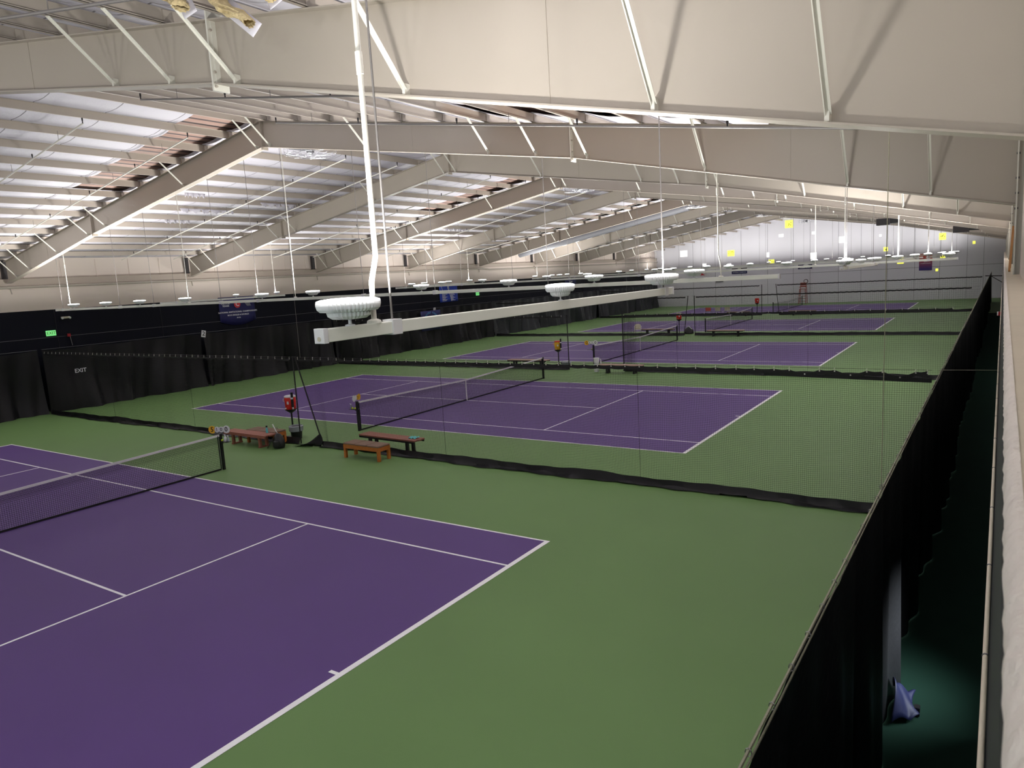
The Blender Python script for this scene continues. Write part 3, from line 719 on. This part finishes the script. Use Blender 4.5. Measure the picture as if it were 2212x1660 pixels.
# coolers on stands
def cooler(x, y, c, lidc, label, cups=True, h=1.0):
    t = thing('drink_cooler', label, 'cooler', (x, y, 0), group='drink coolers on stands')
    MB().tube([(x, y, .02), (x, y, h-.12)], .03, 8).box(x-.2, x+.2, y-.2, y+.2, 0, .025).build('stand', 'blackpl', t)
    MB().lathe([(.05, h-.14), (.2, h-.03), (.21, h)], 20, (x, y, 0)).build('bracket', 'blackpl', t)
    MB().lathe([(.17, h), (.185, h+.02), (.195, h+.2), (.2, h+.42), (.195, h+.43)], 24, (x, y, 0)).build('barrel', c, t)
    MB().lathe([(.2, h+.43), (.2, h+.47), (.17, h+.49), (.1, h+.495)], 24, (x, y, 0)).build('lid', lidc, t)
    for s in (-1, 1): MB().tube([(x+s*.19, y-.08, h+.36), (x+s*.25, y-.1, h+.36), (x+s*.25, y-.1, h+.28), (x+s*.19, y-.08, h+.28)], .012, 6).build('handle', lidc if c == 'red' else c, t)
    MB().bar((x+.0, y-.19, h+.06), (x+.0, y-.25, h+.05), .03).build('spigot', 'white', t)
    MB().box(x+.06, x+.15, y-.202, y-.19, h+.2, h+.3).build('logo_patch', 'white', t)
    if cups:
        MB().tube([(x+.24, y-.1, h+.1), (x+.24, y-.1, h+.62)], .045, 12).build('cup_tube', 'blackpl', t)
        MB().tube([(x+.245, y-.12, h+.38), (x+.245, y-.12, h+.44)], .048, 12).tube([(x+.24, y-.1, h+.02), (x+.24, y-.1, h+.1)], .03, 10).build('paper_cup', 'white', t)
cooler(-1.75, 15.95, 'red', 'white', 'red drink cooler on a stand beside the nearest divider opening')
cooler(-1.42, 34.3, 'yellow', 'red', 'yellow drink cooler with red lid on a stand', True)
cooler(-1.65, 53.4, 'red', 'cream', 'red drink cooler beside the third divider opening', False, 1.15)
cooler(-1.6, 75.0, 'red', 'red', 'red drink cooler on the farthest court side', False, 1.05)
# bins
t = thing('trash_bin', 'black round bin with clear liner under the nearest red cooler', 'bin', (-1.32, 15.74, 0))
MB().lathe([(.17, 0), (.18, .02), (.22, .42), (.235, .44)], 24, (-1.32, 15.74, 0)).build('bucket', 'blackpl', t)
MB().lathe([(.236, .28), (.243, .36), (.25, .45), (.22, .47), (.2, .42), (.19, .36)], 24, (-1.32, 15.74, 0), fn=lambda k, r, z: 1+.03*math.sin(k*2.3)).build('bin_liner', 'liner', t)
t = thing('trash_bin', 'low bin with pale liner below the yellow cooler', 'bin', (-.9, 34.2, 0))
MB().lathe([(.2, 0), (.24, .3)], 18, (-.9, 34.2, 0)).build('bucket', 'blackpl', t); MB().lathe([(.25, .2), (.3, .3), (.26, .37), (.1, .36)], 18, (-.9, 34.2, 0), fn=lambda k, r, z: 1+.07*math.sin(k*2.1)).build('bin_liner', 'liner', t)
t = thing('gear_bag', 'dark gear bag on the floor behind the farther red cooler', 'bag', (-.95, 53.6, 0))
MB().lathe([(.1, 0), (.38, .03), (.36, .3), (.2, .5), (.03, .55)], 18, (-.95, 53.6, 0), fn=lambda k, r, z: 1-.2*abs(math.sin(2*math.pi*k/18))).build('body', 'blackpl', t); MB().tube([(-1.1, 53.5, .5), (-.9, 53.45, .6), (-.6, 53.4, .35)], .02, 6).build('strap', 'white', t)
for k in range(2):
    t = thing('bucket', 'white plastic bucket at the second divider net, %s of two stacked' % ('lower', 'upper')[k], 'bucket', (1.62, 33.0, k*.37), group='stacked white buckets')
    MB().lathe([(.13, k*.37), (.15, k*.37+.34), (.16, k*.37+.34), (.16, k*.37+.365)], 20, (1.62, 33.0, 0)).build('pail', 'white', t)
bottle(1.98, 32.8, .45, .25, .035, 'white spray bottle on the bench beside the white buckets', 'white')

# plastic chair
def plastic_chair(x, y, rz, label, m='cream', group=None):
    t = thing('plastic_chair', label, 'chair', (x, y, 0), rz, group)
    def seat(u, v): return (-.25+.5*u, -.24+.48*v, .43+.02*(2*u-1)**2-.02*v)
    def back(u, v): return (-.24+.48*u+(.0), .24+.12*v-.05*(1-(2*u-1)**2)*0, .42+.42*v*(1-.15*(2*u-1)**2))
    MB().grid(6, 6, seat).build('seat', m, t, world=False, solid=.012); MB().grid(8, 6, back).build('backrest', m, t, world=False, solid=.012)
    for sx in (-1, 1):
        MB().tube([(sx*.26, -.22, .4), (sx*.28, -.22, .64), (sx*.28, .1, .66), (sx*.25, .26, .66)], .022, 6).build('armrest', 'white', t, world=False)
        for sy in (-1, 1): MB().bar((sx*.24, sy*.22, .42), (sx*.29, sy*.27, 0), .045, .03).build('leg', m, t, world=False)
plastic_chair(-4.95, 53.0, R(25), 'cream plastic armchair by the third divider net')
for k, (x, y, m) in enumerate(((-5.9, 72.9, 'pinkorange'), (-4.95, 73.0, 'cream'), (-4.0, 73.1, 'cream'))):
    t = thing('folding_chair', ('pink-backed folding chair at the far court, leftmost of three', 'pale folding chair in the middle of the far row of three', 'pale folding chair at the right of the far row of three')[k], 'chair', (x, y, 0), R(180), 'folding chairs at the far court')
    MB().box(-.27, .27, .2, .23, .5, .85).build('backrest', m, t, world=False); MB().box(-.27, .27, -.22, .2, .43, .46).build('seat', 'grey', t, world=False)
    for sx in (-1, 1):
        for sy in (-1, 1): MB().tube([(sx*.26, sy*.2, 0), (sx*.26, sy*.2, .85 if sy > 0 else .45)], .014, 6).build('leg', 'chrome', t, world=False)

# umpire chair and clock
t = thing('umpire_chair', 'tall red wooden umpire chair against the white end wall', 'umpire chair', (-.45, 90.3, 0))
X, Y = -.45, 90.3
for sx in (-1, 1):
    MB().bar((X+sx*.42, Y-.45, 0), (X+sx*.3, Y-.2, 1.75), .06).build('leg', 'chairred', t); MB().bar((X+sx*.42, Y+.4, 0), (X+sx*.3, Y+.25, 2.45), .06).build('leg', 'chairred', t)
    MB().bar((X+sx*.33, Y-.3, 1.95), (X+sx*.33, Y+.25, 1.95), .08, .05).build('armrest', 'chairred', t)
for k in range(5): MB().bar((X-.4, Y-.43+.05*k, .3+.3*k), (X+.4, Y-.43+.05*k, .3+.3*k), .045).build('rung', 'chairred', t)
MB().box(X-.36, X+.36, Y-.25, Y+.25, 1.68, 1.74).build('seat', 'chairred', t)
for k in range(3): MB().box(X-.34, X+.34, Y+.22, Y+.26, 1.95+k*.19, 2.08+k*.19).build('back_slat', 'chairred', t)
t = thing('wall_clock', 'round black-rimmed clock on the end wall above umpire chair', 'clock', (-.36, EW-.05, 2.58))
MB().tube([(-.36, EW-.08, 2.58), (-.36, EW-.0, 2.58)], .25, 28).build('rim', 'blackpl', t); f_ = MB().tube([(-.36, EW-.09, 2.58), (-.36, EW-.08, 2.58)], .19, 28).build('face', 'white', t)
MB().bar((-.36, EW-.095, 2.58), (-.36, EW-.095, 2.71), .02, .008).bar((-.36, EW-.095, 2.58), (-.28, EW-.095, 2.6), .02, .008).build('hand', 'blackink', f_)

# ------------------------------------------------------------------ banners, signs
RX = (R(90), 0, R(90)); RYW = (R(90), 0, 0)
x = LW+.045
t = thing('championship_banner', 'dark navy banner with white lettering high on the left wall', 'banner', (x, 26.6, 4.2))
def F6(u, v):
    y = 25.4+2.5*u; zb_ = 3.5-.25*math.sin(math.pi*u); return (x+.01*math.sin(u*12), y, zb_+(4.95-zb_)*v)
MB().grid(20, 4, F6).build('cloth', 'bannernavy', t, solid=.006)
text('lettering', 'NATIONAL INVITATIONAL CHAMPIONSHIPS', .135, (x+.03, 26.65, 4.05), RX, 'ink', t)
text('lettering', 'BOYS SINGLES & DOUBLES', .125, (x+.03, 26.65, 3.87), RX, 'ink', t)
text('lettering', '14-16', .12, (x+.03, 26.65, 3.7), RX, 'ink', t)
text('lettering', 'INDOOR\nTENNIS', .14, (x+.03, 25.85, 4.5), RX, 'ink', t)
MB().tube([(x+.02, 26.65, 4.5), (x+.03, 26.65, 4.5)], .22, 20).build('emblem', 'redink', t)
text('lettering', 'C', .35, (x+.035, 26.65, 4.5), RX, 'ink', t)
b = MB()
for k in range(5): b.bar((x+.025, 27.15+k*.08, 4.62), (x+.025, 27.35+k*.06, 4.36), .03, .01)
b.build('emblem', 'ink', t)
t = thing('blue_banner', 'bright blue banner with columns of names on the left wall', 'banner', (x, 47, 4.1))
MB().grid(10, 6, lambda u, v: (x+.02*math.sin(u*9), 45.8+2.4*u, 3.4+1.5*v)).build('cloth', 'bannerblue', t, solid=.006)
for k in range(9):
    MB().box(x+.03, x+.035, 46.1, 46.1+.5+.15*math.sin(k*2), 3.5+k*.075, 3.53+k*.075).build('lettering', 'ink', t)
    MB().box(x+.03, x+.035, 47.2, 47.2+.45+.15*math.cos(k*2), 3.5+k*.075, 3.53+k*.075).build('lettering', 'ink', t)
MB().bar((x+.03, 46.95, 4.5), (x+.03, 47.3, 3.45), .06, .01).bar((x+.03, 46.0, 4.8), (x+.03, 46.2, 4.3), .05, .01).build('emblem', 'ink', t)
text('lettering', 'R', .4, (x+.035, 46.95, 4.6), RX, 'ink', t)
t = thing('club_banner', 'navy banner with an arc of light blue CENTRE COURT lettering on curtain', 'banner', (-18.25, 43.3, 2.3))
MB().grid(10, 4, lambda u, v: (-18.22+.015*math.sin(u*9), 42.2+2.4*u, 1.35+1.55*v)).build('cloth', 'bannernavy', t, solid=.006)
for k, ch in enumerate('CENTRE COURT'):
    a = R(150-k*120/11); text('letter', ch, .2, (-18.19, 43.4+.85*math.cos(a), 1.95+.8*math.sin(a)), (R(90), -(a-R(90))*1, R(90)), 'ltblue', t)
t = thing('dark_banner', 'small navy banner with white print at the far left wall', 'banner', (x, 67.8, 4.0))
MB().box(x, x+.01, 66.6, 69.0, 3.65, 4.55).build('cloth', 'bannernavy', t); text('lettering', 'TEAM\nTENNIS', .28, (x+.02, 67.8, 4.1), RX, 'ink', t)
for n, yy, zz, rr, w in (('2', 23.62, 3.0, 12, 'tilted white placard with black number 2 on the left curtain'), ('3', 43.95, 2.9, 0, 'upright white placard with black number 3 on the left curtain')):
    t = thing('court_number', w, 'placard', (-18.3, yy, zz), group='court number placards')
    m_ = Matrix.Translation((-18.25, yy, zz)) @ Matrix.Rotation(R(-rr), 4, 'X')
    MB().box(-.006, .006, -.13, .13, -.19, .19, m_).build('board', 'white', t)
    text('number', n, .34, (-18.238, yy, zz), (R(90-0), R(rr), R(90)), 'blackink', t)
for yy, zz, w in ((16.1, 3.77, 'green lit EXIT sign at the left end of the dark wall'), (51.0, 3.85, 'pale green exit sign farther along the dark left wall')):
    t = thing('exit_sign', w, 'exit sign', (x, yy, zz), group='exit signs')
    MB().box(x-.01, x+.05, yy-.22, yy+.22, zz-.13, zz+.13).build('case', 'exitg', t, bevel=.01)
    text('lettering', 'EXIT', .2, (x+.056, yy, zz), RX, 'green', t, .002)
t = thing('emergency_light', 'twin-head emergency light on the left wall above the exit sign', 'emergency light', (x, 16.85, 4.5))
MB().box(x, x+.1, 16.65, 17.05, 4.42, 4.52).build('case', 'cream', t, bevel=.02)
for s in (-1, 1): MB().tube([(x+.08, 16.85+s*.16, 4.47), (x+.15, 16.85+s*.18, 4.44)], .05, 12).build('lamp_head', 'white', t)
t = thing('fire_strobe', 'small red alarm strobe with conduit on the dark left wall', 'alarm', (x, 16.9, 3.6))
MB().box(x, x+.06, 16.83, 16.97, 3.53, 3.67).build('case', 'alarm', t); MB().tube([(x+.02, 16.95, 3.53), (x+.03, 17.0, 3.08)], .018, 6).build('conduit', 'grey', t)

y = EW-.035
def signbox(x0, x1, z0, z1, m, name, label, cat, txt=None, ts=.2, tm='ink'):
    t = thing(name, label, cat, ((x0+x1)/2, y, (z0+z1)/2))
    MB().box(x0, x1, y, y+.02, z0, z1).build('cloth', m, t)
    if txt: text('lettering', txt, ts, ((x0+x1)/2, y-.008, (z0+z1)/2), RYW, tm, t)
    return t
t = signbox(-9.2, -7.3, 3.86, 4.2, 'bannernavy', 'sponsor_banner', 'lower navy banner of the left pair on the end wall', 'banner', 'NATIONAL CHAMPIONS', .15)
t = signbox(-9.2, -7.3, 4.36, 4.62, 'blackpl', 'sponsor_banner', 'upper black banner of the left pair on the end wall', 'banner'); MB().box(-8.45, -8.05, y-.01, y, 4.37, 4.6).build('emblem', 'cream', t)
t = signbox(-1.26, .35, 4.05, 4.3, 'bannernavy', 'sponsor_banner', 'lower navy banner of the middle pair on the end wall', 'banner', 'SUMMER BOWL', .17)
t = signbox(-1.26, .35, 4.45, 4.66, 'bannernavy', 'sponsor_banner', 'upper navy banner of the middle pair on the end wall', 'banner'); MB().prism([(-.7, 4.47), (0, 4.47), (-.35, 4.62)], y-.01, y).build('emblem', 'ink', t)
t = signbox(5.4, 7.3, 4.0, 4.45, 'bannernavy', 'sponsor_banner', 'dark blue banner right of centre on the end wall', 'banner', 'TENNIS', .2, 'ltblue')
t = signbox(-14.1, -12.4, 3.9, 4.5, 'tape', 'club_sign', 'white and pale red sign behind the light bar, end wall left', 'sign'); MB().prism([(-14.1, 3.9), (-12.6, 3.9), (-13.6, 4.45)], y-.01, y).build('emblem', 'redink', t)
t = thing('national_banner', 'orange and purple NATIONAL banner on the right of the end wall', 'banner', (12.0, y, 4.1))
n_ = M['pinkorange'].copy(); M['grad'] = n_
nt = n_.node_tree; g_ = nt.nodes.new('ShaderNodeNewGeometry'); s_ = nt.nodes.new('ShaderNodeSeparateXYZ'); nt.links.new(g_.outputs['Position'], s_.inputs[0])
mr = nt.nodes.new('ShaderNodeMapRange'); mr.inputs['From Min'].default_value = 3.4; mr.inputs['From Max'].default_value = 4.7; nt.links.new(s_.outputs[2], mr.inputs['Value'])
cr = nt.nodes.new('ShaderNodeValToRGB'); cr.color_ramp.elements[0].color = lin((70, 56, 130))+(1,); cr.color_ramp.elements[1].color = lin((206, 96, 76))+(1,)
nt.links.new(mr.outputs[0], cr.inputs[0]); nt.links.new(cr.outputs[0], nt.nodes['Principled BSDF'].inputs['Base Color'])
MB().box(11.43, 12.68, y, y+.02, 3.22, 5.0).build('cloth', 'grad', t)
text('lettering', 'NATIONAL', .25, (12.05, y-.01, 4.35), RYW, 'ink', t, .006); text('lettering', '50TH', .14, (12.05, y-.01, 4.15), RYW, 'ink', t)
text('lettering', 'CHAMPIONSHIPS', .13, (12.05, y-.01, 3.97), RYW, 'ink', t)
b = MB().bar((12.3, y-.004, 4.95), (12.65, y-.004, 4.55), .05, .006).bar((12.0, y-.004, 3.75), (12.35, y-.004, 3.25), .04, .006); b.build('emblem', 'bannernavy', t)
t = thing('wall_louvre', 'small grey louvre on the end wall under the light bars', 'louvre', (-10.8, y, 3.1))
MB().box(-11.25, -10.3, y-.05, y+.02, 2.95, 3.2).build('frame', 'grey', t)

# small daylit windows with foliage outside, scattered over the end wall
WN = [(-2.29, 9.45, .9, .9, 'Y'), (-3.2, 8.17, .54, .32, 'W'), (.45, 8.18, .28, .32, 'W'), (3.57, 7.17, .66, .7, 'W'), (-15.42, 6.8, .94, .78, 'W'), (-9.28, 6.46, .88, .72, 'Y'), (-4.76, 5.97, .3, .56, 'W'), (.48, 5.52, .68, .74, 'W'), (-4.35, 5.16, .66, .44, 'Y'), (7.55, 7.33, .22, .24, 'W'), (8.11, 5.78, .42, .46, 'Y'), (13.59, 6.76, .64, .72, 'Y'), (16.48, 5.91, .24, .3, 'Y'), (9.61, 4.41, .64, .68, 'Y'), (13.67, 4.54, .46, .48, 'Y'), (13.14, 3.21, .24, .28, 'Y'), (-12.71, 5.19, .48, .36, 'W'), (-9.5, 5.01, .46, .36, 'W')]
for k, (wx, wz, w, h, c) in enumerate(WN):
    o = MB().box(wx-w/2, wx+w/2, EW-.02, EW, wz-h/2, wz+h/2).build('window_%d' % (k+1), 'win'+c); tag(o, kind='structure')
    if c == 'Y' and w > .4:
        b = MB(); random.seed(k)
        for q in range(5):
            lx = wx+(random.random()-.5)*w*.7; lz = wz+(random.random()-.5)*h*.7
            b.box(lx-.04, lx+.04, EW-.026, EW-.02, lz-.05, lz+.06)
        b.build('foliage', 'leaf', o)

# ------------------------------------------------------------------ ceiling fans, heaters, conduit, torn insulation
def make_fan():
    t = thing('ceiling_fan', None, 'fan', (0, 0, 0))
    MB().lathe([(.06, -.12), (.12, -.08), (.13, .08), (.05, .12)], 16).build('motor', 'grey', t, world=False)
    MB().tube([(0, 0, .1), (0, 0, .5)], .02, 6).build('downrod', 'grey', t, world=False)
    for k in range(3):
        a = 2*math.pi*k/3+.3; m_ = Matrix.Rotation(a, 4, 'Z') @ Matrix.Rotation(R(14), 4, 'X')
        MB().box(.12, .72, -.07, .07, -.004, .004, m_).build('blade', 'grey', t, world=False)
    b = MB()
    for rr, zz in ((.84, -.02), (.8, .13), (.8, -.15), (.5, .17), (.5, -.18), (.2, -.19), (.2, .18)):
        b.tube([(rr*math.cos(2*math.pi*q/28), rr*math.sin(2*math.pi*q/28), zz) for q in range(29)], .006, 4, cap=False)
    for q in range(18):
        a = 2*math.pi*q/18; c, s = math.cos(a), math.sin(a)
        b.tube([(.15*c, .15*s, .18), (.5*c, .5*s, .17), (.8*c, .8*s, .13), (.84*c, .84*s, -.02), (.8*c, .8*s, -.15), (.5*c, .5*s, -.18), (.15*c, .15*s, -.19)], .004, 4, cap=False)
    b.build('cage', 'chrome', t, world=False, smooth=False)
    return t
fan0 = make_fan()
for k, (fx, fy, fz) in enumerate(((.35, 16.1, 9.62), (.3, 34.4, 9.6), (.3, 52.2, 9.55), (.2, 71.0, 9.6), (.5, 87.6, 9.45))):
    o = fan0 if k == 0 else copy_tree(fan0); o.location = (fx, fy, fz)
    tag(o, 'caged round ceiling fan under the roof ridge, %s from the viewer' % ORD[k], 'fan', 'caged ceiling fans')
for x0, x1, yy, z0, z1, n in ((12.55, 13.3, 50, 6.98, 7.38, 'left'), (16.6, 17.4, 50, 6.22, 6.62, 'right')):
    t = thing('unit_heater', 'black box heater hung under the right roof slope, %s one' % n, 'heater', (x0, yy, z0), group='black unit heaters')
    MB().box(x0, x1, yy-.3, yy+.3, z0, z1).build('case', 'shadeheater', t, bevel=.01); MB().box(x1, x1+.5, yy-.2, yy+.2, z0+.08, z1).build('motor', 'blackpl', t)
    for xx in (x0+.1, x1-.1): MB().tube([(xx, yy, z1), (xx, yy, zt(xx)+.05)], .01, 6).build('hanger', 'galv', t)
    MB().bar((x1+.3, yy, z0+.1), (x1+1.3, yy, z0+.12), .05).build('flue', 'steel', t)
t = thing('air_duct', 'long grey air duct under the left roof slope toward the far end', 'duct', (-9, 56, 8))
MB().tube([(-1.5, 55.6, zt(1.5)-.35), (-17.5, 55.6, zt(17.5)-.35)], .27, 16).build('duct', 'ductgrey', t)
def torn(x, y, z, L_, w, rz, tilt, label):
    t = thing('torn_insulation', label, 'insulation', (x, y, z), group='torn insulation batts')
    m_ = Matrix.Translation((x, y, z)) @ Matrix.Rotation(rz, 4, 'Z') @ Matrix.Rotation(tilt, 4, 'Y')
    def G(u, v):
        a = v*2*math.pi; e = 1-.45*u
        n = 1+.18*math.sin(9*a+u*7)+.12*math.sin(u*23+a*3)
        return tuple(m_ @ Vector((L_*u, w*e*.5*math.cos(a)*n, -.07*e*math.sin(a)*n+.03*math.sin(u*9))))
    MB().grid(20, 18, G).build('batt', 'batt', t)
    MB().grid(8, 3, lambda u, v: tuple(m_ @ Vector((L_*1.02*u, w*(.5-.2*v), .05-.15*v)))).build('facing', 'insul', t, solid=.004)
torn(12.15, 4.3, 8.36, .9, .24, R(0), R(38), 'torn yellow insulation batt hanging below the nearest frame top')
torn(11.75, 4.2, 8.45, .34, .34, R(0), R(62), 'shredded brown insulation hanging left of the torn yellow batt')
torn(12.85, 4.5, 8.24, .2, .26, R(0), R(60), 'small pale insulation tuft right of the torn yellow batt')
for k, (a, yy, L_) in enumerate(((-9.6, 18.9, 2.6), (-11.3, 18.5, 1.2), (-7.5, 17.0, .9), (-8.2, 21.6, 2.0), (-11.2, 38.5, 2.6), (-15.3, 12.4, 1.4))):
    t = thing('hanging_facing', 'shredded white insulation facing hanging under the left roof slope, %s scrap from the viewer' % ORD[k], 'insulation', (a, yy, zt(a)), group='shredded insulation facing')
    def H(u, v):
        w = abs(math.sin(u*17+k))*.5+abs(math.sin(u*41+2*k))*.3
        return (a+.03*math.sin(u*23), yy-L_/2+L_*u, zt(a)+.06-.26*v*w-.0)
    MB().grid(60, 3, H).build('facing', 'insul', t, solid=.004)
# ------------------------------------------------------------------ light: lamps above are the main source; daylight through the lower right door
dl = bpy.data.lights.new('door_daylight', 'AREA'); dl.shape = 'RECTANGLE'; dl.size = 1.0; dl.size_y = 1.1; dl.energy = 26; dl.color = (.85, .93, 1.0); dl.spread = R(80)
o = bpy.data.objects.new('door_daylight', dl); col.objects.link(o); o.location = (19.3, 8.45, 1.3); o.rotation_euler = (0, R(55), 0)
light_bar((-15.3, .4), (-15.3, 9.6), 'short light bar at the left end of the nearest court', [(-15.3, 1.5), (-15.3, 8.8)])
for k, yy in enumerate((1.6, 5, 8.4)): lamp(-15.3, yy, 'round uplight on the short bar left of the nearest court, %s along' % ORD1[k])
# unseen uplight row, added behind the viewer to brighten the nearest frame
light_bar((-14, -3.2), (14, -3.2), 'unseen light bar added behind the viewer', [(-8, -3.2), (8, -3.2)])
for k, x in enumerate((-12, -8, -4, 0, 4, 8, 11.5, 13.8)):
    lamp(x, -3.2, 'added round uplight on the unseen bar behind the viewer, %s from the left' % ORD1[k])
bl = bpy.data.lights.new('added_cool_fill', 'AREA'); bl.shape = 'RECTANGLE'; bl.size = 2.2; bl.size_y = 1.4; bl.energy = 240; bl.color = (.84, 1.0, .98)  # cool fill light added for the nearest frame and the braces' teal edges
o = bpy.data.objects.new('added_cool_fill', bl); col.objects.link(o); o.location = (19.3, -3.9, 5.75); o.rotation_euler = (R(90), 0, R(62))
o2 = MB().box(19.33, 19.36, -5.1, -2.7, 5.0, 6.5).build('window_19', 'dglass'); tag(o2, kind='structure')  # unseen window added to go with the fill light
MB().bar((19.325, -5.1, 5), (19.325, -5.1, 6.5), .05).bar((19.325, -2.7, 5), (19.325, -2.7, 6.5), .05).bar((19.325, -5.1, 5), (19.325, -2.7, 5), .05).bar((19.325, -5.1, 6.5), (19.325, -2.7, 6.5), .05).build('window_frame', 'white', o2)
w = bpy.data.worlds.new('world'); scene.world = w; w.use_nodes = True
w.node_tree.nodes['Background'].inputs[0].default_value = (.8, .85, 1, 1); w.node_tree.nodes['Background'].inputs[1].default_value = .05

# ------------------------------------------------------------------ camera
cd = bpy.data.cameras.new('camera'); cam = bpy.data.objects.new('camera', cd); col.objects.link(cam)
cd.sensor_width = 36; cd.lens = 36*1566.75/2212; cd.clip_start = .05; cd.clip_end = 300
cam.location = (19.1104, -.6567, 5.2089); cam.rotation_euler = (1.423127, .057862, .588921)
cd.dof.use_dof = True; cd.dof.focus_distance = 14; cd.dof.aperture_fstop = 8
scene.camera = cam

scene.view_settings.view_transform = 'Standard'; scene.view_settings.look = 'None'; scene.view_settings.gamma = 1
scene.view_settings.use_curve_mapping = False; scene.view_settings.exposure = 0.0
scene.cycles.use_denoising = True; scene.cycles.use_adaptive_sampling = True; scene.cycles.adaptive_threshold = .02
scene.cycles.max_bounces = 5; scene.cycles.diffuse_bounces = 3; scene.cycles.glossy_bounces = 2
scene.cycles.caustics_reflective = False; scene.cycles.caustics_refractive = False
scene.cycles.sample_clamp_indirect = 8
